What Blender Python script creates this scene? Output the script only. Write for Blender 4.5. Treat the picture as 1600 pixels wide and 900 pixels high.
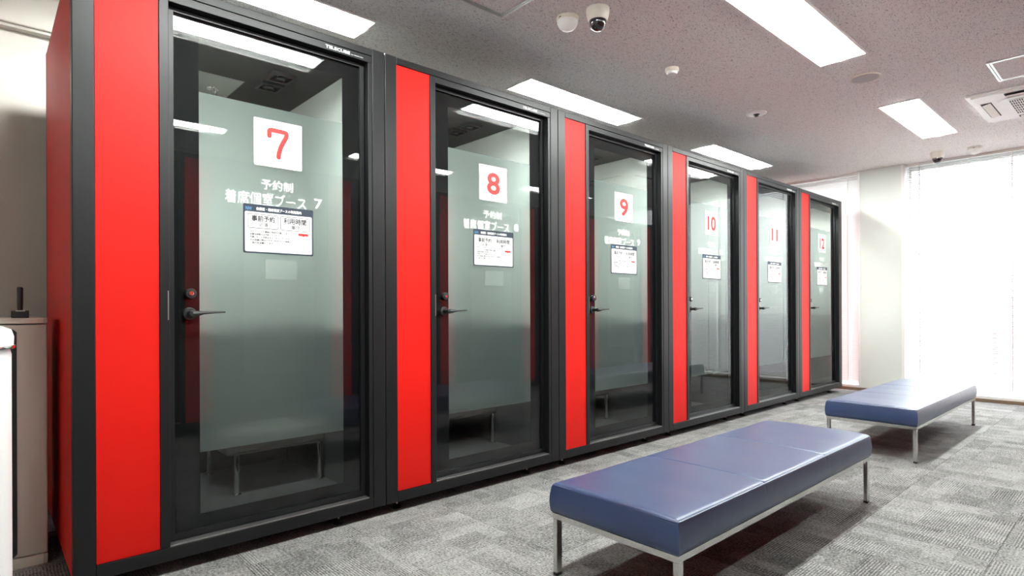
import bpy, bmesh, math, random
from mathutils import Vector, Matrix
random.seed(7)
PI = math.pi
scene = bpy.context.scene
for o in list(bpy.data.objects):
    bpy.data.objects.remove(o)
C = scene.collection

# ------------------------------------------------------------------ camera, world, exposure
SKY = 1.25             # radiance of the overcast sky overhead
YAW = 0.8354
CAM = Vector((-0.3001, -2.5748, 1.0344))
cam_data = bpy.data.cameras.new('camera')
cam_data.sensor_width = 36.0
cam_data.lens = 913.33 * 36.0 / 1600.0
cam_data.shift_y = 30.0 / 1600.0
cam_data.clip_start = 0.02
cam = bpy.data.objects.new('camera', cam_data)
C.objects.link(cam)
F = Vector((math.cos(YAW), math.sin(YAW), 0)); R0 = Vector((math.sin(YAW), -math.cos(YAW), 0)); U0 = Vector((0, 0, 1))
ROLL = -0.004
Rv = R0 * math.cos(ROLL) + U0 * math.sin(ROLL)
Uv = U0 * math.cos(ROLL) - R0 * math.sin(ROLL)
M = Matrix((Rv, Uv, -F)).transposed().to_4x4()
M.translation = CAM
cam.matrix_world = M
scene.camera = cam

world = bpy.data.worlds.new('overcast_sky')
scene.world = world
world.use_nodes = True
wn, wl = world.node_tree.nodes, world.node_tree.links
bg = wn['Background']
bg.inputs['Strength'].default_value = 1.0
# overcast daylight: about three times brighter overhead than at the horizon, dull ground below
w_tc = wn.new('ShaderNodeTexCoord'); w_sep = wn.new('ShaderNodeSeparateXYZ'); w_rmp = wn.new('ShaderNodeValToRGB')
w_map = wn.new('ShaderNodeMapRange'); w_map.inputs[1].default_value = -1.0
w_mul = wn.new('ShaderNodeVectorMath'); w_mul.operation = 'SCALE'; w_mul.inputs[3].default_value = SKY
wl.new(w_tc.outputs['Generated'], w_sep.inputs[0]); wl.new(w_sep.outputs['Z'], w_map.inputs[0]); wl.new(w_map.outputs[0], w_rmp.inputs[0])
cr = w_rmp.color_ramp
cr.elements[0].position = 0.46; cr.elements[0].color = (0.16, 0.165, 0.17, 1)
cr.elements[1].position = 1.0; cr.elements[1].color = (0.97, 0.98, 1.0, 1)
q = cr.elements.new(0.5); q.color = (0.33, 0.335, 0.34, 1)
wl.new(w_rmp.outputs[0], w_mul.inputs[0]); wl.new(w_mul.outputs[0], bg.inputs['Color'])

scene.view_settings.view_transform = 'Standard'
scene.view_settings.look = 'None'
scene.view_settings.gamma = 1.0
scene.view_settings.use_curve_mapping = False
scene.view_settings.exposure = 3.6
LAMP_DROP = 0.052     # depth of the convex light bars
LAMP = 9.8            # radiance of the ceiling light panels
BOOTH_LED = 52.0       # radiance of the small bar inside a booth
scene.cycles.max_bounces = 8
scene.cycles.transparent_max_bounces = 24
scene.cycles.transmission_bounces = 8
scene.cycles.sample_clamp_indirect = 6.0
scene.cycles.caustics_reflective = False
scene.cycles.caustics_refractive = False

# ------------------------------------------------------------------ materials
MATS = {}
def new_mat(name):
    m = bpy.data.materials.new(name); m.use_nodes = True
    MATS[name] = m
    nt = m.node_tree
    return m, nt, nt.nodes, nt.links, nt.nodes['Principled BSDF']

def mat(name, col, rough=0.5, metal=0.0, spec=0.5, coat=0.0, vary=0.06, scale=30.0, bump=0.0, bscale=400.0):
    """plain coloured surface with a little procedural variation"""
    m, nt, N, L, b = new_mat(name)
    b.inputs['Roughness'].default_value = rough
    b.inputs['Metallic'].default_value = metal
    b.inputs['Specular IOR Level'].default_value = spec
    if coat: b.inputs['Coat Weight'].default_value = coat; b.inputs['Coat Roughness'].default_value = 0.08
    tc = N.new('ShaderNodeTexCoord')
    nz = N.new('ShaderNodeTexNoise'); nz.inputs['Scale'].default_value = scale; nz.inputs['Detail'].default_value = 2
    L.new(tc.outputs['Object'], nz.inputs['Vector'])
    mx = N.new('ShaderNodeMix'); mx.data_type = 'RGBA'
    mx.inputs[6].default_value = [c * (1 - vary) for c in col] + [1]
    mx.inputs[7].default_value = [min(1, c * (1 + vary)) for c in col] + [1]
    L.new(nz.outputs['Fac'], mx.inputs[0]); L.new(mx.outputs[2], b.inputs['Base Color'])
    if bump:
        n2 = N.new('ShaderNodeTexNoise'); n2.inputs['Scale'].default_value = bscale; n2.inputs['Detail'].default_value = 2
        L.new(tc.outputs['Object'], n2.inputs['Vector'])
        bp = N.new('ShaderNodeBump'); bp.inputs['Strength'].default_value = bump; bp.inputs['Distance'].default_value = 0.001
        L.new(n2.outputs['Fac'], bp.inputs['Height']); L.new(bp.outputs['Normal'], b.inputs['Normal'])
    return m

def emit(name, col, s):
    m, nt, N, L, b = new_mat(name)
    N.remove(b)
    e = N.new('ShaderNodeEmission'); e.inputs['Color'].default_value = (*col, 1); e.inputs['Strength'].default_value = s
    L.new(e.outputs[0], N['Material Output'].inputs['Surface'])
    return m

mat('frame_metal', (0.0072, 0.0078, 0.0088), 0.38, 0.0, 0.38, vary=0.05, scale=12)
mat('frame_edge', (0.30, 0.30, 0.30), 0.3, 0.8)
mat('red_panel', (0.64, 0.007, 0.003), 0.48, 0, 0.25, vary=0.02, scale=6)
mat('black_glass', (0.004, 0.004, 0.005), 0.6, 0, 0.1)
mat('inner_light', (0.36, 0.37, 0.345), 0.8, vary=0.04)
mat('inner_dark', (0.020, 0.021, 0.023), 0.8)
mat('inner_ceiling', (0.026, 0.024, 0.024), 0.7)
mat('inner_carpet', (0.032, 0.033, 0.032), 0.95, bump=0.6, bscale=500, vary=0.5, scale=350)
mat('fan_black', (0.010, 0.010, 0.010), 0.5)
mat('sofa_fabric', (0.075, 0.066, 0.061), 0.9, bump=0.5, bscale=700, vary=0.35, scale=500)
mat('desk_wood', (0.45, 0.33, 0.22), 0.5)
mat('chrome', (0.75, 0.75, 0.74), 0.12, 1.0, vary=0.03)
mat('brushed_chrome', (0.66, 0.66, 0.64), 0.22, 1.0, vary=0.18, scale=90)
mat('steel_thread', (0.55, 0.52, 0.42), 0.35, 1.0)
mat('black_plastic', (0.012, 0.012, 0.013), 0.42)
mat('speaker_grey', (0.55, 0.55, 0.55), 0.7)
mat('sign_white', (0.86, 0.86, 0.85), 0.45, vary=0.01)
mat('print_red', (0.76, 0.013, 0.010), 0.5, vary=0.01)
mat('print_navy', (0.018, 0.030, 0.050), 0.5, vary=0.02)
mat('print_blue', (0.10, 0.36, 0.72), 0.5, vary=0.02)
mat('print_grey', (0.035, 0.037, 0.042), 0.6, vary=0.02)
mat('print_pale', (0.35, 0.36, 0.38), 0.6, vary=0.02)
mat('vinyl_white', (0.88, 0.90, 0.89), 0.5, vary=0.01)
mat('wall_paint', (0.64, 0.60, 0.55), 0.85, vary=0.02, scale=3, bump=0.15, bscale=300)
mat('pillar_paint', (0.66, 0.69, 0.65), 0.5, vary=0.02, scale=2)
mat('white_trim', (0.78, 0.77, 0.74), 0.5, vary=0.02)
mat('lamp_trim', (0.80, 0.80, 0.78), 0.4, vary=0.02)
mat('baseboard_brown', (0.20, 0.135, 0.085), 0.6)
mat('aluminium', (0.60, 0.61, 0.60), 0.3, 0.9)
mat('cream_plastic', (0.76, 0.72, 0.64), 0.4)
mat('white_plastic', (0.90, 0.90, 0.89), 0.35)
mat('smoked_dome', (0.008, 0.008, 0.011), 0.06, 0, 0.6, coat=1.0)
mat('cabinet_beige', (0.50, 0.44, 0.38), 0.5, vary=0.03)
mat('cabinet_pale', (0.60, 0.55, 0.47), 0.5, vary=0.03)
mat('bin_white', (0.88, 0.88, 0.87), 0.3, vary=0.01)
mat('dark_void', (0.006, 0.006, 0.007), 0.7)
mat('facade_grey', (0.40, 0.42, 0.45), 0.8, vary=0.1, scale=1)
mat('facade_brown', (0.20, 0.14, 0.10), 0.8, vary=0.2, scale=2)
emit('lamp_panel', (0.96, 1.0, 0.965), LAMP)
emit('booth_led', (0.95, 1.0, 0.97), BOOTH_LED)

# blue leatherette
m, nt, N, L, b = new_mat('blue_leather')
b.inputs['Base Color'].default_value = (0.006, 0.034, 0.125, 1)
b.inputs['Roughness'].default_value = 0.42
b.inputs['Specular IOR Level'].default_value = 0.85
b.inputs['Coat Weight'].default_value = 0.6; b.inputs['Coat Roughness'].default_value = 0.4; b.inputs['Sheen Weight'].default_value = 0.0; b.inputs['Sheen Roughness'].default_value = 0.4; b.inputs['Sheen Tint'].default_value = (0.8, 0.82, 1.0, 1)
tc = N.new('ShaderNodeTexCoord')
n1 = N.new('ShaderNodeTexVoronoi'); n1.inputs['Scale'].default_value = 520
n2 = N.new('ShaderNodeTexNoise'); n2.inputs['Scale'].default_value = 9; n2.inputs['Detail'].default_value = 3
L.new(tc.outputs['Object'], n1.inputs['Vector']); L.new(tc.outputs['Object'], n2.inputs['Vector'])
b1 = N.new('ShaderNodeBump'); b1.inputs['Strength'].default_value = 0.12; b1.inputs['Distance'].default_value = 0.0006
b2 = N.new('ShaderNodeBump'); b2.inputs['Strength'].default_value = 0.18; b2.inputs['Distance'].default_value = 0.012
L.new(n1.outputs['Distance'], b1.inputs['Height']); L.new(n2.outputs['Fac'], b2.inputs['Height'])
L.new(b2.outputs['Normal'], b1.inputs['Normal']); L.new(b1.outputs['Normal'], b.inputs['Normal'])

# clear glass: see-through with a Fresnel mirror on top
def glass(name, ior, tint):
    m, nt, N, L, b = new_mat(name); N.remove(b)
    tr = N.new('ShaderNodeBsdfTransparent'); tr.inputs['Color'].default_value = (*tint, 1)
    gl = N.new('ShaderNodeBsdfGlossy'); gl.inputs['Roughness'].default_value = 0.0
    fr = N.new('ShaderNodeFresnel'); fr.inputs['IOR'].default_value = ior
    mx = N.new('ShaderNodeMixShader')
    ge = N.new('ShaderNodeNewGeometry'); sb = N.new('ShaderNodeMath'); sb.operation = 'SUBTRACT'; sb.use_clamp = True
    L.new(fr.outputs[0], sb.inputs[0]); L.new(ge.outputs['Backfacing'], sb.inputs[1])
    L.new(sb.outputs[0], mx.inputs[0]); L.new(tr.outputs[0], mx.inputs[1]); L.new(gl.outputs[0], mx.inputs[2])
    L.new(mx.outputs[0], N['Material Output'].inputs['Surface'])
glass('clear_glass', 1.55, (0.93, 0.96, 0.95))
glass('window_glass', 1.45, (0.96, 0.98, 0.98))

# frosted film: half diffuse scatter, half blurred view of what is behind
m, nt, N, L, b = new_mat('frosted'); N.remove(b)
df = N.new('ShaderNodeBsdfDiffuse'); df.inputs['Color'].default_value = (0.66, 0.76, 0.75, 1)
tl = N.new('ShaderNodeBsdfTranslucent'); tl.inputs['Color'].default_value = (0.80, 0.90, 0.88, 1)
rf = N.new('ShaderNodeBsdfRefraction'); rf.inputs['Color'].default_value = (0.89, 0.94, 0.95, 1)
rf.inputs['Roughness'].default_value = 0.58; rf.inputs['IOR'].default_value = 1.25
nz = N.new('ShaderNodeTexNoise'); nz.inputs['Scale'].default_value = 260; nz.inputs['Detail'].default_value = 2
mr = N.new('ShaderNodeMapRange'); mr.inputs[3].default_value = 0.06; mr.inputs[4].default_value = 0.10
L.new(nz.outputs['Fac'], mr.inputs[0])
mA = N.new('ShaderNodeMixShader'); mA.inputs[0].default_value = 0.95
L.new(tl.outputs[0], mA.inputs[1]); L.new(rf.outputs[0], mA.inputs[2])
mB = N.new('ShaderNodeMixShader'); L.new(mr.outputs[0], mB.inputs[0])
L.new(mA.outputs[0], mB.inputs[1]); L.new(df.outputs[0], mB.inputs[2])
L.new(mB.outputs[0], N['Material Output'].inputs['Surface'])

# faint white print lying on the film
m, nt, N, L, b = new_mat('thin_print')
b.inputs['Base Color'].default_value = (0.85, 0.88, 0.87, 1); b.inputs['Roughness'].default_value = 0.7
tr = N.new('ShaderNodeBsdfTransparent'); mx = N.new('ShaderNodeMixShader'); mx.inputs[0].default_value = 0.06
L.new(tr.outputs[0], mx.inputs[1]); L.new(b.outputs[0], mx.inputs[2]); L.new(mx.outputs[0], N['Material Output'].inputs['Surface'])

# venetian slat: white, lets some daylight through
m, nt, N, L, b = new_mat('blind_slat')
b.inputs['Base Color'].default_value = (0.80, 0.79, 0.79, 1); b.inputs['Roughness'].default_value = 0.4
nz = N.new('ShaderNodeTexNoise'); nz.inputs['Scale'].default_value = 5
mr = N.new('ShaderNodeMapRange'); mr.inputs[3].default_value = 0.36; mr.inputs[4].default_value = 0.44
L.new(nz.outputs['Fac'], mr.inputs[0]); L.new(mr.outputs[0], b.inputs['Roughness'])
tl = N.new('ShaderNodeBsdfTranslucent'); tl.inputs['Color'].default_value = (0.85, 0.85, 0.86, 1)
mx = N.new('ShaderNodeMixShader'); mx.inputs[0].default_value = 0.05
L.new(b.outputs[0], mx.inputs[1]); L.new(tl.outputs[0], mx.inputs[2])
L.new(mx.outputs[0], N['Material Output'].inputs['Surface'])

# carpet tile: overlapping rectangles of loop pile, some of them ribbed
m, nt, N, L, b = new_mat('carpet')
b.inputs['Roughness'].default_value = 0.95; b.inputs['Specular IOR Level'].default_value = 0.1
tc = N.new('ShaderNodeTexCoord'); oi = N.new('ShaderNodeObjectInfo')
sc_ = N.new('ShaderNodeVectorMath'); sc_.operation = 'SCALE'; sc_.inputs[3].default_value = 1.0
cmb = N.new('ShaderNodeCombineXYZ')
def mth(op, a, bb=None, cl=False):
    n = N.new('ShaderNodeMath'); n.operation = op; n.use_clamp = cl
    for i, v in enumerate((a, bb)):
        if v is None: continue
        if isinstance(v, (int, float)): n.inputs[i].default_value = v
        else: L.new(v, n.inputs[i])
    return n.outputs[0]
rx = mth('MULTIPLY', oi.outputs['Random'], 37.0); ry = mth('MULTIPLY', oi.outputs['Random'], 91.0)
L.new(rx, cmb.inputs[0]); L.new(ry, cmb.inputs[1])
ad = N.new('ShaderNodeVectorMath'); ad.operation = 'ADD'
L.new(tc.outputs['Object'], ad.inputs[0]); L.new(cmb.outputs[0], ad.inputs[1])
def brick(w, h, off, rot=0.0, seed=0.0):
    mp = N.new('ShaderNodeMapping'); mp.inputs['Rotation'].default_value = (0, 0, rot); mp.inputs['Location'].default_value = (seed, seed * 1.7, 0)
    L.new(ad.outputs[0], mp.inputs['Vector'])
    t = N.new('ShaderNodeTexBrick'); t.inputs['Scale'].default_value = 1.0
    t.inputs['Color1'].default_value = (0, 0, 0, 1); t.inputs['Color2'].default_value = (1, 1, 1, 1)
    t.inputs['Mortar Size'].default_value = 0.0; t.inputs['Bias'].default_value = 0.0
    t.inputs['Brick Width'].default_value = w; t.inputs['Row Height'].default_value = h; t.offset = off; t.squash = 0.7
    L.new(mp.outputs[0], t.inputs['Vector'])
    s = N.new('ShaderNodeSeparateColor'); L.new(t.outputs['Color'], s.inputs[0])
    return s.outputs[0]
k1 = brick(0.25, 0.125, 0.37); k2 = brick(0.17, 0.21, 0.5, PI / 2, 3.3); k3 = brick(0.36, 0.09, 0.23, 0, 7.1)
sx = N.new('ShaderNodeSeparateXYZ'); L.new(ad.outputs[0], sx.inputs[0])
ribx = mth('SINE', mth('MULTIPLY', sx.outputs[0], 2 * PI / 0.0105))
riby = mth('SINE', mth('MULTIPLY', sx.outputs[1], 2 * PI / 0.0105))
mkx = mth('GREATER_THAN', k2, 0.62); mky = mth('LESS_THAN', k2, 0.30)
rib = mth('ADD', mth('MULTIPLY', ribx, mkx), mth('MULTIPLY', riby, mky))
nf = N.new('ShaderNodeTexNoise'); nf.inputs['Scale'].default_value = 95; nf.inputs['Detail'].default_value = 4; nf.inputs['Roughness'].default_value = 0.7
L.new(ad.outputs[0], nf.inputs['Vector'])
nl = N.new('ShaderNodeTexNoise'); nl.inputs['Scale'].default_value = 14; nl.inputs['Detail'].default_value = 4
L.new(ad.outputs[0], nl.inputs['Vector'])
v = mth('ADD', mth('MULTIPLY', mth('SUBTRACT', k1, 0.5), 0.26), mth('MULTIPLY', mth('SUBTRACT', k3, 0.5), 0.22))
v = mth('ADD', v, mth('MULTIPLY', rib, 0.26))
v = mth('ADD', v, mth('MULTIPLY', mth('SUBTRACT', nf.outputs['Fac'], 0.5), 2.6))
v = mth('ADD', v, mth('MULTIPLY', mth('SUBTRACT', nl.outputs['Fac'], 0.5), 0.5))
v = mth('ADD', v, mth('MULTIPLY', mth('SUBTRACT', oi.outputs['Random'], 0.5), 0.10))
v = mth('ADD', v, 0.5, True)
rp = N.new('ShaderNodeValToRGB')
rp.color_ramp.elements[0].color = (0.060, 0.059, 0.057, 1); rp.color_ramp.elements[1].color = (0.39, 0.385, 0.377, 1)
L.new(v, rp.inputs[0]); L.new(rp.outputs[0], b.inputs['Base Color'])
bp = N.new('ShaderNodeBump'); bp.inputs['Strength'].default_value = 0.5; bp.inputs['Distance'].default_value = 0.003
L.new(v, bp.inputs['Height']); L.new(bp.outputs[0], b.inputs['Normal'])

# mineral-fibre ceiling with short dark fissures
m, nt, N, L, b = new_mat('ceiling_board')
b.inputs['Roughness'].default_value = 0.95; b.inputs['Specular IOR Level'].default_value = 0.1
tc = N.new('ShaderNodeTexCoord')
def fiss(rot, sx_, sy_, th, seed):
    mp = N.new('ShaderNodeMapping'); mp.inputs['Rotation'].default_value = (0, 0, rot)
    mp.inputs['Scale'].default_value = (sx_, sy_, 1); mp.inputs['Location'].default_value = (seed, seed, 0)
    wob = N.new('ShaderNodeTexNoise'); wob.inputs['Scale'].default_value = 35
    L.new(tc.outputs['Object'], wob.inputs['Vector'])
    va = N.new('ShaderNodeVectorMath'); va.operation = 'MULTIPLY_ADD'
    va.inputs[1].default_value = (0.03, 0.03, 0); L.new(wob.outputs['Color'], va.inputs[0]); L.new(tc.outputs['Object'], va.inputs[2])
    L.new(va.outputs[0], mp.inputs['Vector'])
    n = N.new('ShaderNodeTexNoise'); n.inputs['Scale'].default_value = 1.0; n.inputs['Detail'].default_value = 1
    L.new(mp.outputs[0], n.inputs['Vector'])
    q = N.new('ShaderNodeMapRange'); q.inputs[1].default_value = th; q.inputs[2].default_value = th + 0.05
    L.new(n.outputs['Fac'], q.inputs[0]); return q.outputs[0]
fs = None
for i, (r, a, c_, t) in enumerate(((0.3, 60, 210, 0.66), (1.2, 62, 220, 0.665), (2.2, 58, 200, 0.66), (2.8, 90, 250, 0.67))):
    f = fiss(r, a, c_, t, i * 5.3)
    if fs is None: fs = f
    else:
        n = N.new('ShaderNodeMath'); n.operation = 'MAXIMUM'; L.new(fs, n.inputs[0]); L.new(f, n.inputs[1]); fs = n.outputs[0]
mx = N.new('ShaderNodeMix'); mx.data_type = 'RGBA'
mx.inputs[6].default_value = (0.90, 0.895, 0.89, 1); mx.inputs[7].default_value = (0.44, 0.44, 0.43, 1)
L.new(fs, mx.inputs[0]); L.new(mx.outputs[2], b.inputs['Base Color'])
bp = N.new('ShaderNodeBump'); bp.invert = True; bp.inputs['Strength'].default_value = 0.6; bp.inputs['Distance'].default_value = 0.003
L.new(fs, bp.inputs['Height']); L.new(bp.outputs[0], b.inputs['Normal'])

# ------------------------------------------------------------------ mesh helpers
class MB:
    """collects shapes; mesh() turns them into one mesh datablock"""
    def __init__(self): self.v = []; self.f = []; self.smooth = False
    def add(self, vs, fs):
        o = len(self.v); self.v += [tuple(p) for p in vs]; self.f += [tuple(i + o for i in q) for q in fs]; return self
    def box(self, x0, x1, y0, y1, z0, z1):
        return self.add([(x0,y0,z0),(x1,y0,z0),(x1,y1,z0),(x0,y1,z0),(x0,y0,z1),(x1,y0,z1),(x1,y1,z1),(x0,y1,z1)],
                        [(0,3,2,1),(4,5,6,7),(0,1,5,4),(1,2,6,5),(2,3,7,6),(3,0,4,7)])
    def bbox(self, x0, x1, y0, y1, z0, z1, r=0.003, seg=2):
        bm = bmesh.new(); bmesh.ops.create_cube(bm, size=1.0)
        for vv in bm.verts:
            vv.co = Vector((x0 + (vv.co.x + .5) * (x1 - x0), y0 + (vv.co.y + .5) * (y1 - y0), z0 + (vv.co.z + .5) * (z1 - z0)))
        bmesh.ops.bevel(bm, geom=bm.edges[:], offset=r, segments=seg, profile=0.5, affect='EDGES')
        bm.verts.index_update()
        self.add([vv.co[:] for vv in bm.verts], [[q.index for q in ff.verts] for ff in bm.faces]); bm.free(); return self
    def lathe(self, c, axis, prof, n=24):
        """prof: list of (r, h) along axis ('x','y','z', sign with '-')"""
        vs = []; fs = []
        s = -1 if axis[0] == '-' else 1; ax = axis[-1]
        for r, hh in prof:
            for i in range(n):
                a = 2 * PI * i / n; p, q = r * math.cos(a), r * math.sin(a)
                d = {'x': (s * hh, p, q), 'y': (p, s * hh, q), 'z': (p, q, s * hh)}[ax]
                vs.append((c[0] + d[0], c[1] + d[1], c[2] + d[2]))
        for k in range(len(prof) - 1):
            for i in range(n):
                j = (i + 1) % n; fs.append((k*n+i, k*n+j, (k+1)*n+j, (k+1)*n+i))
        fs.append(tuple(range(n))[::-1]); fs.append(tuple((len(prof)-1)*n + i for i in range(n)))
        self.smooth = True
        return self.add(vs, fs)
    def tube(self, pts, r, n=8, closed=False):
        pts = [Vector(p) for p in pts]; vs = []; fs = []; m_ = len(pts)
        for i, p in enumerate(pts):
            a = pts[i - 1] if (i or closed) else p; c_ = pts[(i + 1) % m_] if (i < m_ - 1 or closed) else p
            t = (c_ - a).normalized(); u = t.orthogonal().normalized() if abs(t.z) > .95 else t.cross(Vector((0, 0, 1))).normalized()
            w = t.cross(u)
            rr = r[i] if isinstance(r, (list, tuple)) else r
            for k in range(n):
                an = 2 * PI * k / n; vs.append(p + u * rr * math.cos(an) + w * rr * math.sin(an))
        for i in range(m_ if closed else m_ - 1):
            j = (i + 1) % m_
            for k in range(n): l = (k + 1) % n; fs.append((i*n+k, i*n+l, j*n+l, j*n+k))
        if not closed: fs.append(tuple(range(n))[::-1]); fs.append(tuple((m_-1)*n + k for k in range(n)))
        self.smooth = True
        return self.add(vs, fs)
    def frame(self, x0, x1, z0, z1, y0, y1, w, wt=None, wb=None):
        """rectangular ring in the xz plane"""
        wt = w if wt is None else wt; wb = w if wb is None else wb
        self.box(x0, x0 + w, y0, y1, z0, z1); self.box(x1 - w, x1, y0, y1, z0, z1)
        self.box(x0 + w, x1 - w, y0, y1, z1 - wt, z1); return self.box(x0 + w, x1 - w, y0, y1, z0, z0 + wb)
    def ringz(self, x0, x1, y0, y1, z0, z1, w):
        self.box(x0, x1, y0, y0 + w, z0, z1); self.box(x0, x1, y1 - w, y1, z0, z1)
        self.box(x0, x0 + w, y0 + w, y1 - w, z0, z1); return self.box(x1 - w, x1, y0 + w, y1 - w, z0, z1)
    def rrect(self, x0, x1, z0, z1, r, y, th=0.0006, n=5):
        """thin rounded sheet facing -y"""
        pts = []
        for cx, cz, a0 in ((x1-r, z1-r, 0), (x0+r, z1-r, PI/2), (x0+r, z0+r, PI), (x1-r, z0+r, 1.5*PI)):
            for i in range(n + 1):
                a = a0 + PI / 2 * i / n; pts.append((cx + r * math.cos(a), cz + r * math.sin(a)))
        return self.sheet(pts, y, th)
    def sheet(self, pts, y, th):
        k = len(pts)
        vs = [(p, y, q) for p, q in pts] + [(p, y + th, q) for p, q in pts]
        fs = [tuple(range(k)), tuple(range(2*k-1, k-1, -1))] + [(i, k+i, k+(i+1) % k, (i+1) % k) for i in range(k)]
        return self.add(vs, fs)
    def mesh(self, name, material, ang=35):
        me = bpy.data.meshes.new(name); me.from_pydata(self.v, [], self.f)
        bm = bmesh.new(); bm.from_mesh(me); bmesh.ops.recalc_face_normals(bm, faces=bm.faces[:]); bm.to_mesh(me); bm.free()
        for mm in (material if isinstance(material, (list, tuple)) else [material]): me.materials.append(MATS[mm])
        if self.smooth:
            me.polygons.foreach_set('use_smooth', [True] * len(me.polygons)); me.set_sharp_from_angle(angle=math.radians(ang))
        return me

def link(name, data, parent=None, loc=None):
    o = bpy.data.objects.new(name, data); C.objects.link(o)
    if parent is not None: o.parent = parent
    if loc is not None: o.location = loc
    return o
def tag(o, label, cat, group=None):
    o['label'] = label; o['category'] = cat
    if group: o['group'] = group
    return o
def empty(name, loc, rz=0.0):
    o = link(name, None, None, loc); o.rotation_euler = (0, 0, rz); o.empty_display_size = 0.1; return o
def struct(name, mb, material, parent=None):
    o = link(name, mb.mesh(name, material), parent)
    if parent is None: o['kind'] = 'structure'
    return o

_font_tmp = None
def text_pts(body, size, bold=0.0, res=2, sx=1.0, spacing=1.0):
    """glyph outlines of the built-in font as flat triangles: (verts2d, faces, bbox)"""
    cu = bpy.data.curves.new('tmp_text', 'FONT'); cu.body = body; cu.size = size; cu.resolution_u = res
    cu.offset = bold; cu.space_character = spacing; cu.fill_mode = 'FRONT'
    ob = bpy.data.objects.new('tmp_text', cu); C.objects.link(ob)
    bpy.context.view_layer.update()
    ev = ob.evaluated_get(bpy.context.evaluated_depsgraph_get())
    me = bpy.data.meshes.new_from_object(ev)
    vs = [(q.co.x * sx, q.co.y) for q in me.vertices]; fs = [tuple(p.vertices) for p in me.polygons]
    bpy.data.objects.remove(ob); bpy.data.curves.remove(cu); bpy.data.meshes.remove(me)
    xs = [p[0] for p in vs]; ys = [p[1] for p in vs]
    return vs, fs, (min(xs), max(xs), min(ys), max(ys))
def put_text(mb, body, y, x0=None, x1=None, xc=None, z0=0, z1=None, h=None, bold=0.0, res=2, th=0.0):
    """place text in the xz plane facing -y; fit to [x0,x1] and/or height"""
    vs, fs, (a, b_, c_, d) = text_pts(body, 1.0, 0.0, res)
    a -= bold; b_ += bold; c_ -= bold; d += bold
    if z1 is not None: h = z1 - z0
    sz = h / (d - c_)
    sx = (x1 - x0) / (b_ - a) if (x0 is not None and x1 is not None) else sz
    if x0 is not None: ox = x0
    elif x1 is not None: ox = x1 - (b_ - a) * sx
    else: ox = xc - (b_ - a) * sx / 2
    offs = [(0, 0)] + ([(bold * math.cos(PI * k / 4), bold * math.sin(PI * k / 4)) for k in range(8)] if bold else [])
    for k, (du, dw) in enumerate(offs):      # heavier strokes: the outline repeated around itself
        mb.add([(ox + (p + du - a) * sx, y - k * 6e-5, z0 + (q + dw - c_) * sz) for p, q in vs], fs)
    return ox, ox + (b_ - a) * sx

# ------------------------------------------------------------------ the room
ZC = 2.68; XW = 7.65; YB = 1.42; YF = -4.02; XL = -2.0
LX = [(0.06, 1.39), (2.62, 3.97), (5.20, 6.56)]
LY = [(0.435, 0.715), (-1.315, -1.015), (-3.32, -3.04)]
def lights_rects(): return [(a, b_, c_, d) for (c_, d) in LY for (a, b_) in LX]
holes = lights_rects()
xs = sorted({XL - .1, XW + .35} | {q for hh in holes for q in hh[:2]}); ys = sorted({YF - .1, YB + .1} | {q for hh in holes for q in hh[2:]})
cb = MB()
for i in range(len(xs) - 1):
    for j in range(len(ys) - 1):
        if any(abs(xs[i]-h_[0]) < 1e-6 and abs(ys[j]-h_[2]) < 1e-6 for h_ in holes): continue
        cb.box(xs[i], xs[i+1], ys[j], ys[j+1], ZC, ZC + 0.02)
struct('ceiling', cb, 'ceiling_board')
struct('ceiling', MB().box(XL - .1, XW + .35, YF - .1, YB + .1, ZC + 0.16, ZC + 0.2), 'wall_paint').name = 'ceiling_slab'

floor = struct('floor', MB().box(XL - .1, XW + .35, YF - .1, YB + .1, -0.12, -0.008), 'inner_dark')
T = 0.5
tile = MB().bbox(0.0006, T - 0.0006, 0.0006, T - 0.0006, -0.0075, 0.0, 0.0012, 1).mesh('carpet_tile', 'carpet')
x = XL - 0.02
xi = 0
while x < XW - 0.02:
    y = -2.62
    while y < YB:
        if not (x + T < -0.6):
            t = link('carpet_tile', tile, floor, (x + T/2, y + T/2, 0))
            q = (xi * 7 + int(round(y * 2)) * 3 + random.randint(0, 3)) % 4
            t.rotation_euler = (0, 0, q * PI / 2)
            off = Matrix.Rotation(q * PI / 2, 3, 'Z') @ Vector((T/2, T/2, 0))
            t.location = (x + T/2 - off.x, y + T/2 - off.y, 0)
        y += T
    x += T; xi += 1
rest = MB().box(XL, XW, YF, -2.62, -0.0075, 0).box(XL, -1.02, -2.62, YB, -0.0075, 0)
link('carpet_rest', rest.mesh('carpet_rest', 'carpet'), floor)

struct('wall_back', MB().box(XL - .1, XW + .35, YB, YB + .1, 0, ZC + .16), 'wall_paint')
struct('trim_1', MB().bbox(XL, XW, YB - 0.07, YB, 2.50, ZC, 0.006).box(XL, XW, YB - 0.05, YB, 2.485, 2.50), 'wall_paint')
struct('wall_front', MB().box(XL - .1, XW + .35, YF - .1, YF, 0, ZC + .16), 'wall_paint')
struct('wall_left', MB().box(XL - .1, XL, YF, YB, 0, ZC + .16), 'wall_paint')
struct('baseboard_back', MB().box(XL, XW, YB - .008, YB, 0, .06), 'baseboard_brown')

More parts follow.
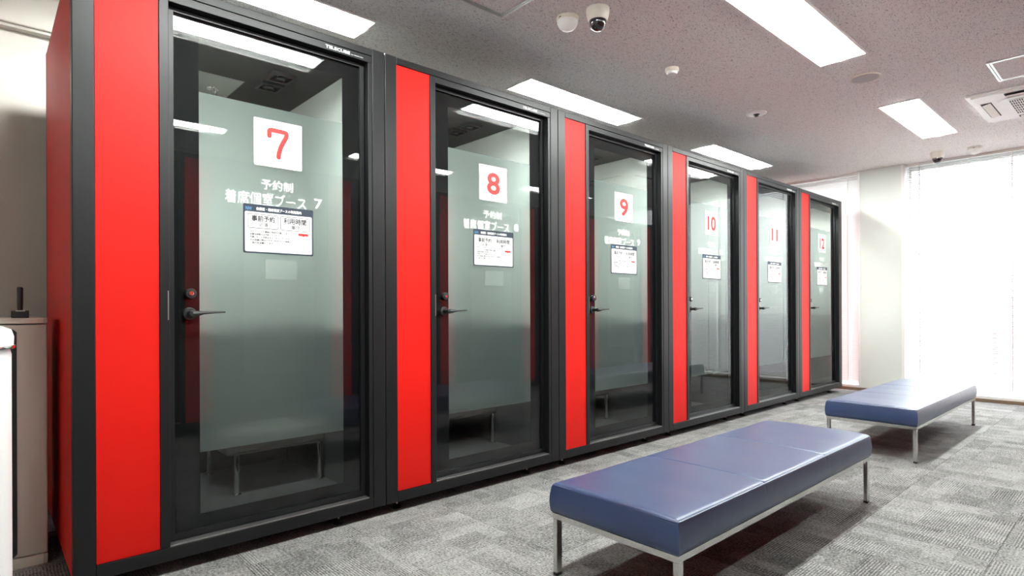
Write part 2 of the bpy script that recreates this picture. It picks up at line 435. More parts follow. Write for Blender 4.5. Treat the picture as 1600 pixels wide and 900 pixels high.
# window end: pillar cladding between two floor-to-ceiling windows
PY0, PY1 = -0.565, -0.135
pil = struct('wall_right', MB().bbox(XW, XW + .34, PY0 + .0, PY1, 0.035, ZC, 0.004), 'pillar_paint')
link('edge_trim', MB().box(XW - .006, XW + .3, PY0 - .03, PY0, .035, ZC).mesh('edge_trim', 'white_trim'), pil)
link('edge_trim', MB().box(XW - .006, XW + .3, PY1, PY1 + .022, .035, ZC).mesh('edge_trim', 'white_trim'), pil)
link('panel_joint', MB().box(XW - .0015, XW, PY0, PY1, 1.30, 1.303).mesh('panel_joint', 'white_trim'), pil)
struct('baseboard_right', MB().bbox(XW - .012, XW + .02, YF, YB, 0, .034, .003), 'baseboard_brown')
def window(n, y0, y1, parts):
    w = struct('window_%d' % n, MB().box(XW - .0, XW + .30, y0, y1, .034, .06), 'white_trim')
    fr = MB(); X0, X1 = XW + .22, XW + .27
    fr.box(X0, X1, y0, y1, .06, .11).box(X0, X1, y0, y1, ZC - .05, ZC)
    step = (y1 - y0) / parts
    for i in range(parts + 1):
        yy = y0 + i * step; fr.box(X0, X1, max(y0, yy - .022), min(y1, yy + .022), .11, ZC - .05)
    link('window_frame', fr.mesh('window_frame', 'aluminium'), w)
    for i in range(parts):
        link('pane', MB().box(X0 + .022, X0 + .028, y0 + i*step + .022, y0 + (i+1)*step - .022, .11, ZC - .05).mesh('pane', 'window_glass'), w)
window(1, PY1 + .022, YB, 1)
window(2, YF, PY0 - .03, 3)

def blind(y0, y1, label, deg=38):
    b_ = empty('venetian_blind', (XW + .075, (y0 + y1) / 2, .06))
    tag(b_, label, 'blind', 'white venetian blinds on the window wall')
    hw = (y1 - y0) / 2; top = ZC - .06
    link('head_rail', MB().bbox(-.018, .018, -hw, hw, top - .03, top, .003).mesh('head_rail', 'white_trim'), b_)
    link('bottom_rail', MB().bbox(-.012, .012, -hw, hw, .012, .024, .003).mesh('bottom_rail', 'white_trim'), b_)
    sm = MB(); sm.smooth = True
    tilt = math.radians(deg); n = 0; z = .045; wd = .0125
    while z < top - .04:
        pr = []
        for s, cu in ((-1, 0), (-.35, .0018), (.35, .0018), (1, 0)):
            dx = s * wd; pr.append((dx * math.cos(tilt) + cu * math.sin(tilt), dx * math.sin(tilt) + cu * math.cos(tilt)))
        vs = [(p, -hw + .004, z + q) for p, q in pr] + [(p, hw - .004, z + q) for p, q in pr]
        sm.add(vs, [(0,1,5,4),(1,2,6,5),(2,3,7,6)])
        z += .0235
    me = sm.mesh('slats', 'blind_slat', 60)
    s_ = link('slats', me, b_); s_['kind'] = 'stuff'
    k = max(2, int(2 * hw / .55) + 1)
    for i in range(k):
        yy = -hw + .13 + (2 * hw - .26) * i / (k - 1)
        link('ladder_tape', MB().box(-.0125, -.0117, yy - .006, yy + .006, .02, top - .02).mesh('ladder_tape', 'white_trim'), b_)
    return b_
blind(-0.105, YB - .01, 'white venetian blind behind the row of booths, left of the grey pillar', 74)
blind(-1.68, PY0 - .035, 'white venetian blind in bright daylight just right of the grey pillar')
blind(-2.82, -1.70, 'white venetian blind at the right edge, second from the grey pillar')
blind(-4.0, -2.84, 'white venetian blind beyond the right edge, third from the grey pillar')

# ------------------------------------------------------------------ ceiling lamps
def ceiling_lamp(a, b_, c_, d, label):
    e = empty('ceiling_light', ((a + b_) / 2, (c_ + d) / 2, ZC)); tag(e, label, 'ceiling light', 'recessed fluorescent ceiling lights')
    hx, hy = (b_ - a) / 2, (d - c_) / 2
    link('trim_frame', MB().ringz(-hx, hx, -hy, hy, -.006, .004, .012).mesh('trim_frame', 'lamp_trim'), e)
    # shallow white wings rising to a convex light bar along the middle
    t = MB(); ix, iy = hx - .012, hy - .012; jx, jy = hx - .03, .070; zt = .036
    lo = [(-ix,-iy,-.003),(ix,-iy,-.003),(ix,iy,-.003),(-ix,iy,-.003)]; hi = [(-jx,-jy,zt),(jx,-jy,zt),(jx,jy,zt),(-jx,jy,zt)]
    t.add(lo + hi, [(0,1,5,4),(1,2,6,5),(2,3,7,6),(3,0,4,7),(4,5,6,7)])
    t.add([(p[0], p[1], p[2] + .006) for p in lo + hi], [(0,1,5,4),(1,2,6,5),(2,3,7,6),(3,0,4,7),(4,5,6,7)])
    link('reflector', t.mesh('reflector', 'lamp_trim'), e)
    n = 14; pr = [(jy * math.cos(PI * k / n), zt - .001 - LAMP_DROP * math.sin(PI * k / n)) for k in range(n + 1)]
    d_ = MB(); d_.add([(-jx + .004, p, q) for p, q in pr] + [(jx - .004, p, q) for p, q in pr], [(k, k + 1, n + 2 + k, n + 1 + k) for k in range(n)] + [tuple(range(n + 1)), tuple(range(2 * n + 1, n, -1)), (0, n + 1, 2 * n + 1, n)])
    d_.smooth = True
    link('light_bar', d_.mesh('light_bar', 'lamp_panel'), e)
for i, (a, b_) in enumerate(LX):
    ceiling_lamp(a, b_, *LY[0], ['ceiling light above the roof of booth 7, cut by the top edge', 'ceiling light behind the top of booths 8 and 9', 'smallest ceiling light, behind the top of booths 10 and 11'][i])
for i, (a, b_) in enumerate(LX):
    ceiling_lamp(a, b_, *LY[1], ['recessed aisle ceiling light mirrored in the door glass of booth 7', 'large bright ceiling light over the near bench, cut by the top edge', 'recessed ceiling light beside the air conditioner, over the far bench'][i])
for i, (a, b_) in enumerate(LX):
    ceiling_lamp(a, b_, *LY[2], ['light over the opposite booths, mirrored low in the glass of booth 7', 'light over the opposite booths, mirrored at the left of booth 8 glass', 'ceiling light over the opposite booths, nearest the window'][i])

# ------------------------------------------------------------------ booths
P = 1.25; BX0, BX1 = -0.066, 1.180; ZB, ZT = 0.054, 2.300; DEP = 1.13
OX0, OX1, OZ0, OZ1 = 0.237, 1.092, 0.112, 2.230       # door opening
GY = 0.045                                             # front of the door glass
GX0, GX1, GZ0, GZ1 = 0.262, 1.080, 0.138, 2.212
CX0, CX1, CZ0, CZ1 = 0.356, 0.984, 0.195, 2.145        # clear window inside the black border
FX0, FX1, FZ0, FZ1 = 0.355, 0.983, 0.446, 1.921        # frosted film

def foot_mesh():
    m_ = MB(); m_.lathe((0, 0, 0), 'z', [(.024, 0), (.025, .006), (.017, .013), (.008, .019)], 20); return m_.mesh('pad', 'black_plastic')
def stem_mesh(): return MB().lathe((0, 0, 0), 'z', [(.0065, .017), (.0065, .062)], 12).mesh('stem', 'steel_thread')

BM = {}
BM['post_l'] = MB().bbox(BX0, 0, 0, .052, ZB, ZT, .0025).mesh('post', 'frame_metal')
BM['post_r'] = MB().bbox(1.114, BX1, 0, .052, ZB, ZT, .0025).mesh('post', 'frame_metal')
BM['top_rail'] = MB().bbox(.001, 1.113, 0, .052, 2.264, ZT - .002, .002).mesh('top_rail', 'frame_metal')
BM['bottom_rail'] = MB().bbox(.001, 1.113, 0, .052, ZB, .1055, .002).mesh('bottom_rail', 'frame_metal')
BM['mullion'] = MB().bbox(.204, OX0, .001, .075, .107, 2.2625, .0015).mesh('mullion', 'frame_metal')
BM['header'] = MB().bbox(OX0 + .0005, 1.1125, .002, .075, OZ1, 2.2625, .0015).mesh('header', 'frame_metal')
BM['jamb'] = MB().bbox(OX1, 1.1125, .002, .075, .107, OZ1 - .0005, .0015).mesh('jamb', 'frame_metal')
BM['threshold'] = MB().bbox(OX0, OX1, .004, .075, .1065, .1125, .001).mesh('threshold', 'frame_edge')
BM['front_panel'] = MB().bbox(.001, .2035, .006, .03, .1065, 2.2632, .001).mesh('front_panel', 'red_panel')
BM['side_l'] = MB().bbox(BX0, BX0 + .03, .054, DEP - .03, ZB + .004, 2.288, .002).mesh('side_panel', 'red_panel')
BM['side_r'] = MB().bbox(BX1 - .03, BX1, .054, DEP - .03, ZB + .004, 2.288, .002).mesh('side_panel', 'red_panel')
BM['back_panel'] = MB().bbox(BX0, BX1, DEP - .03, DEP, ZB, ZT, .002).mesh('back_panel', 'frame_metal')
BM['roof'] = MB().box(BX0 + .0005, BX1 - .0005, .053, DEP - .03, 2.289, 2.295).box(BX0 + .031, BX1 - .031, .053, DEP - .03, 2.262, 2.289).mesh('roof_panel', 'frame_metal')
BM['floor_panel'] = MB().bbox(BX0 + .03, BX1 - .03, .053, DEP - .03, ZB, .088, .002).mesh('floor_panel', 'frame_metal')
BM['inner_carpet'] = MB().box(BX0 + .075, BX1 - .075, .08, DEP - .03, .088, .098).mesh('inner_carpet', 'inner_carpet')
IL, IR, IB = -0.02, 1.105, 1.085
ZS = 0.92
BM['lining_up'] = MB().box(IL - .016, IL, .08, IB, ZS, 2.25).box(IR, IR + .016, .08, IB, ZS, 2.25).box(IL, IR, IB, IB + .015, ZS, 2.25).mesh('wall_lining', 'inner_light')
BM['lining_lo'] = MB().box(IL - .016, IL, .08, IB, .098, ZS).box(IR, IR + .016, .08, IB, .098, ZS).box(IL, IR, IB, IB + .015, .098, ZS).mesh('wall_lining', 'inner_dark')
BM['inner_ceiling'] = MB().box(.745, IR, .08, IB, 2.246, 2.256).box(IL, .745, .08, .70, 2.246, 2.256).mesh('inner_ceiling', 'inner_ceiling')
BM['standin_plate'] = MB().box(IL, .744, .701, IB, 2.25, 2.26).mesh('opening_standin', 'inner_light')  # added pale plate; its tone imitates the lit room ceiling through a roof opening
sp = MB().lathe((.645, .93, 2.25), '-z', [(.032, 0), (.03, .005), (.010, .008), (.009, .03), (.014, .034), (.006, .040), (.006, .055), (.022, .058), (.022, .061)], 16)
sp.lathe((.665, .95, 2.25), '-z', [(.008, .0), (.008, .045), (.012, .047), (.012, .05)], 12)
BM['sprinkler'] = sp.mesh('sprinkler_head', 'chrome')
def fan(x0, y0):
    f = MB(); f.ringz(x0, x0 + .115, y0, y0 + .115, 2.228, 2.2465, .010)
    f.lathe((x0 + .0575, y0 + .0575, 2.2465), '-z', [(.022, 0), (.022, .014), (.018, .016)], 14)
    for i in range(6):
        a = i * PI / 3; c_, s = math.cos(a), math.sin(a)
        p = [(.02, 0, .004), (.046, .008, .003), (.046, -.014, .012), (.02, -.012, .012)]
        q = [(x0 + .0575 + u * c_ - w * s, y0 + .0575 + u * s + w * c_, 2.2445 - zz) for u, w, zz in p]
        f.add(q + [(a_, b__, z_ + .002) for a_, b__, z_ in q], [(0,1,2,3),(4,7,6,5),(0,4,5,1),(1,5,6,2),(2,6,7,3),(3,7,4,0)])
    f.smooth = False
    return f.mesh('ceiling_fan', 'fan_black')
BM['fan_a'] = fan(.80, .60); BM['fan_b'] = fan(.80, .44)
BM['light_bar'] = MB().box(.12, .98, .0605, .094, 2.190, 2.205).box(.12, .98, .0605, .063, 2.174, 2.190).mesh('light_bar', 'frame_metal')
BM['light_strip'] = MB().box(.13, .72, .064, .092, 2.184, 2.1895).mesh('light_strip', 'booth_led')
BM['desk'] = MB().bbox(IL, .34, .42, 1.085, .70, .725, .004).box(IL, IL + .02, .45, 1.07, .62, .70).mesh('desk_shelf', 'desk_wood')
# door
BM['door'] = MB().frame(OX0 + .003, OX1 - .003, OZ0 + .003, OZ1 - .003, GY - .006, GY + .034, .0215, .0155, .0235).mesh('door', 'frame_metal')
BM['glass'] = MB().box(GX0 - .001, GX1 + .001, GY, GY + .008, GZ0 - .001, GZ1 + .001).mesh('glass_pane', 'clear_glass')
# only the front face of the thin pane carries the shader
_me = BM['glass']
BM['border'] = MB().frame(GX0, GX1, GZ0, GZ1, GY + .010, GY + .014, CX0 - GX0, GZ1 - CZ1, CZ0 - GZ0).mesh('glass_border', 'black_glass')
_bx = MB(); _bx.box(GX0, CX0, GY+.010, GY+.014, GZ0, GZ1).box(CX1, GX1, GY+.010, GY+.014, GZ0, GZ1).box(CX0, CX1, GY+.010, GY+.014, CZ1, GZ1).box(CX0, CX1, GY+.010, GY+.014, GZ0, CZ0)
BM['border'] = _bx.mesh('glass_border', 'black_glass')
BM['film'] = MB().add([(CX0, GY+.0118, FZ0), (CX1, GY+.0118, FZ0), (CX1, GY+.0118, FZ1), (CX0, GY+.0118, FZ1)], [(0,1,2,3)]).mesh('frosted_film', 'frosted')
lv = MB()
lv.lathe((.316, GY, 1.014), '-y', [(.0245, 0), (.0245, .007), (.022, .009), (.011, .0095), (.010, .040), (.0125, .044), (.0125, .058), (.010, .060)], 24)
lv.smooth = True
lv.tube([(.316, GY - .051, 1.014), (.336, GY - .052, 1.0145), (.356, GY - .053, 1.0165), (.40, GY - .054, 1.0185), (.436, GY - .054, 1.0195)], [.0118, .011, .0065, .0042, .0036], 10)
BM['lever'] = lv.mesh('lever_handle', 'black_plastic')
BM['lock'] = MB().lathe((.319, GY, 1.095), '-y', [(.0205, 0), (.0205, .016), (.0185, .019), (.010, .0195)], 24).mesh('lock_rose', 'black_plastic')
BM['lock_core'] = MB().lathe((.319, GY - .019, 1.095), '-y', [(.0085, 0), (.0085, .0035), (.0075, .0042)], 18).box(.3182, .3198, GY - .0245, GY - .023, 1.0915, 1.0985).mesh('lock_cylinder', 'chrome')
BM['strike'] = MB().box(.2305, .2345, -.0004, .002, .990, 1.104).mesh('strike_plate', 'frame_edge')
# signage
BM['sign'] = MB().rrect(.568, .779, 1.656, 1.862, .006, GY - .004, .0035).mesh('number_sign', 'sign_white')
SGY = GY - .0046
def numeral_mesh(n):
    m_ = MB()
    if n == 7:      # round-ended stroke with a short drop at the left, as on the sign
        pts = [(.6335, 1.7915), (.6335, 1.8115), (.6365, 1.8165), (.645, 1.8185), (.690, 1.8175), (.7065, 1.8155), (.7095, 1.8075), (.7055, 1.7925), (.694, 1.7715), (.6825, 1.746), (.6755, 1.7205), (.6735, 1.7035)]
        r = .0098; Vv = [Vector((p[0], 0, p[1])) for p in pts]
        L_, R_ = [], []
        for i, p in enumerate(Vv):
            t = (Vv[min(i+1, len(Vv)-1)] - Vv[max(i-1, 0)]).normalized(); nn = Vector((-t.z, 0, t.x))
            L_.append(p + nn * r); R_.append(p - nn * r)
        vs = []; fs = []
        for a, b2 in zip(L_, R_): vs += [(a.x, SGY, a.z), (b2.x, SGY, b2.z)]
        for i in range(len(Vv) - 1): fs.append((2*i, 2*i+1, 2*i+3, 2*i+2))
        m_.add(vs, fs)
        for k_, p in enumerate(Vv):
            m_.add([(p.x + r * math.cos(a), SGY - .00008 * (k_ + 1), p.z + r * math.sin(a)) for a in [2*PI*k/20 for k in range(20)]], [tuple(range(20))])
    else:
        s = str(n)
        if len(s) == 1: put_text(m_, s, SGY, x0=.6235, x1=.7235, z0=1.695, z1=1.823, bold=.028, res=6)
        else: put_text(m_, s, SGY, x0=.603, x1=.744, z0=1.697, z1=1.821, bold=.03, res=6)
    return m_.mesh('numeral', 'print_red')
lr_ = MB(); put_text(lr_, '予約制', GY - .0006, xc=.6695, z0=1.5535, z1=1.599, bold=.011, res=3)
BM['reserve'] = lr_.mesh('reservation_lettering', 'vinyl_white')
def lettering_mesh(n):
    m_ = MB(); y = GY - .0006
    put_text(m_, '着席個室ブース', y, x0=.450, x1=.8 if n < 10 else .795, z0=1.4805, z1=1.5385, bold=.011, res=3)
    m2 = MB(); put_text(m2, str(n), y, x0=.838 if n < 10 else .812, x1=.876, z0=1.495, z1=1.540, bold=.016, res=4)
    return m_.mesh('booth_name_lettering', 'vinyl_white'), m2.mesh('booth_number_lettering', 'vinyl_white')
NX0, NX1, NZ0, NZ1 = .5235, .8320, 1.2725, 1.4845
BM['notice'] = MB().rrect(NX0, NX1, NZ0, NZ1, .007, GY - .0016, .0012).mesh('notice_sheet', 'print_navy')
BM['notice_area'] = MB().rrect(NX0 + .007, NX1 - .007, NZ0 + .007, NZ1 - .033, .006, GY - .0020, .0002).mesh('white_area', 'sign_white')
bxm = MB()
for (a, b_) in ((.541, .673), (.681, .815)):
    o = [(a, b_, 1.381, 1.443)]
    # rounded outline
    def rr(x0, x1, z0, z1, r, n=4):
        pts = []
        for cx, cz, a0 in ((x1-r, z1-r, 0), (x0+r, z1-r, PI/2), (x0+r, z0+r, PI), (x1-r, z0+r, 1.5*PI)):
            for i in range(n + 1): an = a0 + PI/2*i/n; pts.append((cx + r*math.cos(an), cz + r*math.sin(an)))
        return pts
    oo = rr(a, b_, 1.381, 1.443, .008); ii = rr(a + .0022, b_ - .0022, 1.3832, 1.4408, .006); k = len(oo)
    bxm.add([(p, GY - .0023, q) for p, q in oo] + [(p, GY - .0023, q) for p, q in ii], [(i, (i+1) % k, k + (i+1) % k, k + i) for i in range(k)])
BM['notice_boxes'] = bxm.mesh('box_outline', 'print_grey')
ht = MB(); put_text(ht, '会議室・着席個室ブースの利用案内', GY - .0023, x0=.577, x1=.776, z0=1.4590, z1=1.4735, bold=.035, res=1)
BM['notice_head'] = ht.mesh('heading_text', 'vinyl_white')
lg = MB(); put_text(lg, 'NW', GY - .0023, x0=.534, x1=.559, z0=1.4570, z1=1.4720, bold=.0, res=3)
BM['notice_logo'] = lg.mesh('logo_text', 'print_blue')
bt = MB()
put_text(bt, '事前予約', GY - .0024, x0=.558, x1=.657, z0=1.4105, z1=1.4375, bold=.02, res=1)
put_text(bt, '必須', GY - .0024, x0=.589, x1=.626, z0=1.3885, z1=1.4065, bold=.005, res=1)
put_text(bt, '利用時間', GY - .0024, x0=.696, x1=.799, z0=1.4105, z1=1.4375, bold=.02, res=1)
put_text(bt, '厳守', GY - .0024, x0=.730, x1=.768, z0=1.3885, z1=1.4065, bold=.005, res=1)
for i, s in enumerate(('・マイページより事前に予約をお願いします', '・必要な時間のみ予約してください', '・不要になった予約はキャンセルしてください', '・Web会議の際はイヤホン付きマイク使用の', '　ご協力をお願いします')):
    z = 1.3630 - i * .0122
    put_text(bt, s, GY - .0024, x0=.545 + (.006 if i == 4 else 0), x1=.545 + (.0088 * len(s) if i != 4 else .104), z0=z, h=.0085, bold=.018, res=1)
BM['notice_body'] = bt.mesh('body_text', 'print_grey')
rt = MB().sheet([(.762, 1.362), (.808, 1.362), (.808, 1.3725), (.762, 1.3725)], GY - .0023, .0002).sheet([(.780, 1.362), (.785, 1.357), (.790, 1.362)], GY - .0023, .0002)
BM['notice_tag'] = rt.mesh('red_tag', 'print_red')
BM['inner_notice'] = MB().box(.620, .761, GY + .0105, GY + .0108, 1.163, 1.249).mesh('inner_notice', 'thin_print')
lt = MB(); put_text(lt, 'TELECUBE', -.0004 + .002, x0=.876, x1=.998, z0=2.2385, z1=2.2535, bold=.03, res=3)
put_text(lt, 'by OKAMURA', -.0004 + .002, x0=1.004, x1=1.066, z0=2.2385, z1=2.2450, bold=.01, res=1)
BM['logo'] = lt.mesh('logo_lettering', 'vinyl_white')
BM['foot_pad'] = foot_mesh(); BM['foot_stem'] = stem_mesh()

def booth(name, loc, rz, label, number=None):
    e = empty(name, loc, rz); tag(e, label, 'booth', 'red and black telephone booths')
    add = lambda nm, key, par=e: link(nm, BM[key] if isinstance(key, str) else key, par)
    add('post', 'post_l'); add('post', 'post_r')
    for k in ('top_rail', 'bottom_rail', 'mullion', 'header', 'jamb', 'threshold'): add(k, k)
    fp = add('front_panel', 'front_panel'); fp['label'] = 'bright red painted front panel'
    add('side_panel', 'side_l'); add('side_panel', 'side_r'); add('back_panel', 'back_panel'); add('roof_panel', 'roof'); add('floor_panel', 'floor_panel')
    add('wall_lining', 'lining_up'); add('wall_lining', 'lining_lo'); ic = add('inner_ceiling', 'inner_ceiling'); add('opening_standin', 'standin_plate')
    lb = add('light_bar', 'light_bar'); add('light_strip', 'light_strip', lb)
    d = add('door', 'door'); d['label'] = 'dark framed glass door with frosted film'
    add('glass_pane', 'glass', d); add('glass_border', 'border', d); add('frosted_film', 'film', d)
    add('lever_handle', 'lever', d); lk = add('lock_rose', 'lock', d); add('lock_cylinder', 'lock_core', d)
    for fx, fy in ((.035, .075), (.965, .075), (.035, 1.05), (.965, 1.05)):
        p = add('levelling_foot', 'foot_pad'); p.location = (fx, fy, 0); add('stem', 'foot_stem', p)
    if number:
        add('inner_carpet', 'inner_carpet'); add('sprinkler_head', 'sprinkler'); add('ceiling_fan', 'fan_a', ic); add('ceiling_fan', 'fan_b', ic)
        add('desk_shelf', 'desk'); add('strike_plate', 'strike')
        s = add('number_sign', 'sign'); s['label'] = 'white square sign with a red number %d' % number
        add('numeral', numeral_mesh(number), s)
        add('reservation_lettering', 'reserve'); la, lb2 = lettering_mesh(number); add('booth_name_lettering', la); add('booth_number_lettering', lb2)
        n = add('notice_sheet', 'notice'); n['label'] = 'white and navy printed usage notice'
        for nm, key in (('white_area', 'notice_area'), ('box_outline', 'notice_boxes'), ('heading_text', 'notice_head'), ('logo_text', 'notice_logo'), ('body_text', 'notice_body'), ('red_tag', 'notice_tag')): add(nm, key, n)
        add('logo_lettering', 'logo')
        add('inner_notice', 'inner_notice')['label'] = 'small paper notice faintly showing through the frosted film'
    return e
where = {7: 'nearest booth, numbered 7, with its tall red side panel showing', 8: 'red and black booth numbered 8, second from the left', 9: 'red and black booth numbered 9, third in the row',
         10: 'red and black booth numbered 10, behind the near bench', 11: 'red and black booth numbered 11, second from the window end', 12: 'red and black booth numbered 12, last in the row by the window'}
for k in range(6):
    booth('phone_booth', (k * P, 0, 0), 0, where[7 + k], 7 + k)
opp = ['first', 'second', 'third', 'fourth', 'fifth', 'sixth']
for k in range(6):
    booth('phone_booth', (k * P + 1.114, -2.605, 0), PI, 'booth across the aisle seen only as a reflection, %s from the near end' % opp[k])

# sofas inside the booths
SF = {}
SF['seat'] = MB().bbox(.585, 1.095, .50, 1.04, .300, .425, .018, 3).mesh('seat', 'sofa_fabric')
SF['backrest'] = MB().bbox(.585, 1.095, .955, 1.07, .40, .84, .02, 3).mesh('backrest', 'sofa_fabric')
SF['leg'] = MB().lathe((0, 0, .098), 'z', [(.022, 0), (.022, .006), (.0125, .010), (.0145, .185), (.0145, .204)], 16).mesh('leg', 'chrome')
for k in range(6):
    e = empty('booth_seat', (k * P, 0, 0)); tag(e, ['brown-grey fabric seat with chrome legs behind the glass of booth 7', 'chrome-legged seat low behind the glass of booth 8', 'seat with one chrome leg in view, low in booth 9', 'fabric seat on chrome legs inside booth 10, behind the near bench', 'fabric seat inside booth 11, second from the window', 'fabric seat inside booth 12, nearest the window'][k], 'seat', 'fabric seats inside the booths')
    s = link('seat', SF['seat'], e); link('backrest', SF['backrest'], e)
    for lx, ly in ((.64, .525), (1.07, .525), (.64, 1.01), (1.07, 1.01)): link('leg', SF['leg'], e, (lx, ly, 0))

# ------------------------------------------------------------------ benches
BL, BW, BH, CZ = 1.836, 0.5586, 0.360, 0.242
def cushion_mesh():
    hx, hy = BL / 2, BW / 2; r = .024
    def axis(h, seams):
        a = []
        for t in (0, .0015, .004, .008, .013, .019, .026, .04): a += [-h + t, h - t]
        n = int(2 * h / .06)
        a += [-h + .06 + (2*h - .12) * i / n for i in range(n + 1)]
        for s in seams: a += [s + d for d in (-.014, -.006, -.003, 0, .003, .006, .014)]
        a = sorted(a); o = [a[0]]
        for q in a[1:]:
            if q - o[-1] > .0012: o.append(q)
        return o
    seams = (-BL / 6, BL / 6)
    X = axis(hx, seams); Y = axis(hy, ())
    def zf(px, py):
        d = min(hx - abs(px), hy - abs(py)); z = BH
        if d < r: z -= r - math.sqrt(max(0, r*r - (r - d)**2))
        z += .007 * (1 - (px % (BL/3) / (BL/6) - 1)**4) * (1 - (py / hy)**4) - .004 * (1 if d > .02 else d / .02)
        for s in seams: z -= .0055 * math.exp(-((px - s) / .0042)**2)
        return z
    vs = [(px, py, zf(px, py)) for px in X for py in Y]; ny = len(Y); nx = len(X); fs = []
    for i in range(nx - 1):
        for j in range(ny - 1): fs.append((i*ny+j, (i+1)*ny+j, (i+1)*ny+j+1, i*ny+j+1))
    per = [(i, 0) for i in range(nx)] + [(nx-1, j) for j in range(1, ny)] + [(i, ny-1) for i in range(nx-2, -1, -1)] + [(0, j) for j in range(ny-2, 0, -1)]
    prev = [i*ny+j for i, j in per]
    for t in (.25, .5, .75, .93, 1.0):
        bul = .005 * math.sin(PI * min(1, t)) - (.006 if t == 1.0 else 0)
        cur = []
        for i, j in per:
            px, py = X[i], Y[j]; z0 = BH - r
            sxx = bul if i == nx-1 else (-bul if i == 0 else 0); syy = bul if j == ny-1 else (-bul if j == 0 else 0)
            cur.append(len(vs)); vs.append((px + sxx, py + syy, z0 + (CZ - z0) * t))
        for k in range(len(per)): l = (k + 1) % len(per); fs.append((prev[k], cur[k], cur[l], prev[l]))
        prev = cur
    fs.append(tuple(prev))
    m_ = MB(); m_.add(vs, fs); m_.smooth = True
    return m_.mesh('cushion', 'blue_leather', 60)
BE = {}
BE['cushion'] = cushion_mesh()
pp = []
hx, hy = BL/2 - .0035, BW/2 - .0035
for cx, cy, a0 in ((hx-.012, hy-.012, 0), (-hx+.012, hy-.012, PI/2), (-hx+.012, -hy+.012, PI), (hx-.012, -hy+.012, 1.5*PI)):
    for i in range(5): a = a0 + PI/2*i/4; pp.append((cx + .012*math.cos(a), cy + .012*math.sin(a), BH - .0115))
BE['piping'] = MB().tube(pp, .0032, 8, True).mesh('piping', 'blue_leather')
BE['rail'] = MB().ringz(-BL/2 + .004, BL/2 - .004, -BW/2 + .004, BW/2 - .004, CZ - .022, CZ - .0005, .03).mesh('frame_rail', 'brushed_chrome')
BE['board'] = MB().box(-BL/2 + .034, BL/2 - .034, -BW/2 + .034, BW/2 - .034, CZ - .012, CZ - .0005).mesh('seat_board', 'black_plastic')
BE['leg'] = MB().bbox(-.015, .015, -.010, .010, .012, CZ - .0225, .0015, 1).mesh('leg', 'brushed_chrome')
BE['cap'] = MB().bbox(-.0155, .0155, -.0105, .0105, 0, .012, .002, 1).mesh('rubber_foot', 'black_plastic')
def bench(cx, cy, rz, label):
    e = empty('bench', (cx, cy, 0), rz); tag(e, label, 'bench', 'blue benches in the aisle')
    c_ = link('cushion', BE['cushion'], e); link('piping', BE['piping'], c_)
    link('frame_rail', BE['rail'], e); link('seat_board', BE['board'], e)
    for sx_ in (-1, 1):
        for sy_ in (-1, 1):
            l = link('leg', BE['leg'], e, (sx_ * (BL/2 - .020), sy_ * (BW/2 - .015), 0)); link('rubber_foot', BE['cap'], l)
bench(2.2426, -1.2789, 0, 'blue leatherette bench with chrome frame in the foreground')
bench(5.1307, -1.240, 0, 'blue leatherette bench farther back, beside the window blinds')

# ------------------------------------------------------------------ ceiling fittings
def dome_camera(x, y, label):
    e = empty('dome_camera', (x, y, ZC)); tag(e, label, 'camera', 'black dome security cameras')
    link('housing', MB().lathe((0,0,0), '-z', [(.064, 0), (.0645, .012), (.062, .032), (.055, .058), (.049, .066)], 32).mesh('housing', 'cream_plastic'), e)
    link('dome', MB().lathe((0,0,0), '-z', [(.047, .060), (.047, .074), (.043, .092), (.034, .107), (.020, .117), (.006, .1205)], 28).mesh('dome', 'smoked_dome'), e)
    link('vent_slot', MB().box(-.058, -.0565, -.016, .012, -.030, -.024).mesh('vent_slot', 'black_plastic'), e)
def sensor_dome(x, y, label):
    e = empty('dome_sensor', (x, y, ZC)); tag(e, label, 'sensor', 'white dome sensors')
    link('base_ring', MB().lathe((0,0,0), '-z', [(.063, 0), (.064, .010), (.061, .022)], 32).mesh('base_ring', 'cream_plastic'), e)
    link('dome', MB().lathe((0,0,0), '-z', [(.060, .020), (.058, .034), (.050, .052), (.035, .066), (.017, .073), (.004, .0745)], 28).mesh('dome', 'white_plastic'), e)
    link('status_slot', MB().box(-.064, -.0615, -.008, .008, -.016, -.012).mesh('status_slot', 'black_plastic'), e)
dome_camera(2.225, -.50, 'cream dome security camera with black bubble above the aisle, near the top edge')
dome_camera(7.30, -.99, 'small cream dome camera with black bubble close to the window blinds')
sensor_dome(2.170, -.325, 'white dome sensor left of the near black dome camera')
sensor_dome(7.36, -1.30, 'white dome sensor right of the far dome camera by the window')
e = empty('smoke_detector', (3.236, -.325, ZC)); tag(e, 'small white round detector on the ceiling above booth 9', 'detector')
link('base_ring', MB().lathe((0,0,0), '-z', [(.046, 0), (.046, .022), (.042, .026)], 28).mesh('base_ring', 'cream_plastic'), e)
link('lens', MB().lathe((0,0,0), '-z', [(.038, .024), (.037, .032), (.030, .040), (.010, .043)], 24).mesh('lens', 'white_plastic'), e)
e = empty('sprinkler', (4.596, -.281, ZC)); tag(e, 'flush white ceiling ring with a dark fitting in its centre', 'sprinkler')
link('cover_ring', MB().lathe((0,0,0), '-z', [(.080, 0), (.080, .004), (.070, .009), (.034, .010)], 32).mesh('cover_ring', 'white_plastic'), e)
link('head', MB().lathe((0,0,0), '-z', [(.026, .009), (.026, .012), (.012, .014), (.010, .022), (.018, .024), (.018, .026)], 18).mesh('head', 'print_grey'), e)
e = empty('ceiling_speaker', (4.419, -1.163, ZC)); tag(e, 'round white ceiling speaker between the two aisle lights', 'speaker')
link('rim', MB().lathe((0,0,0), '-z', [(.098, 0), (.098, .006), (.090, .009), (.088, .004)], 36).mesh('rim', 'cream_plastic'), e)
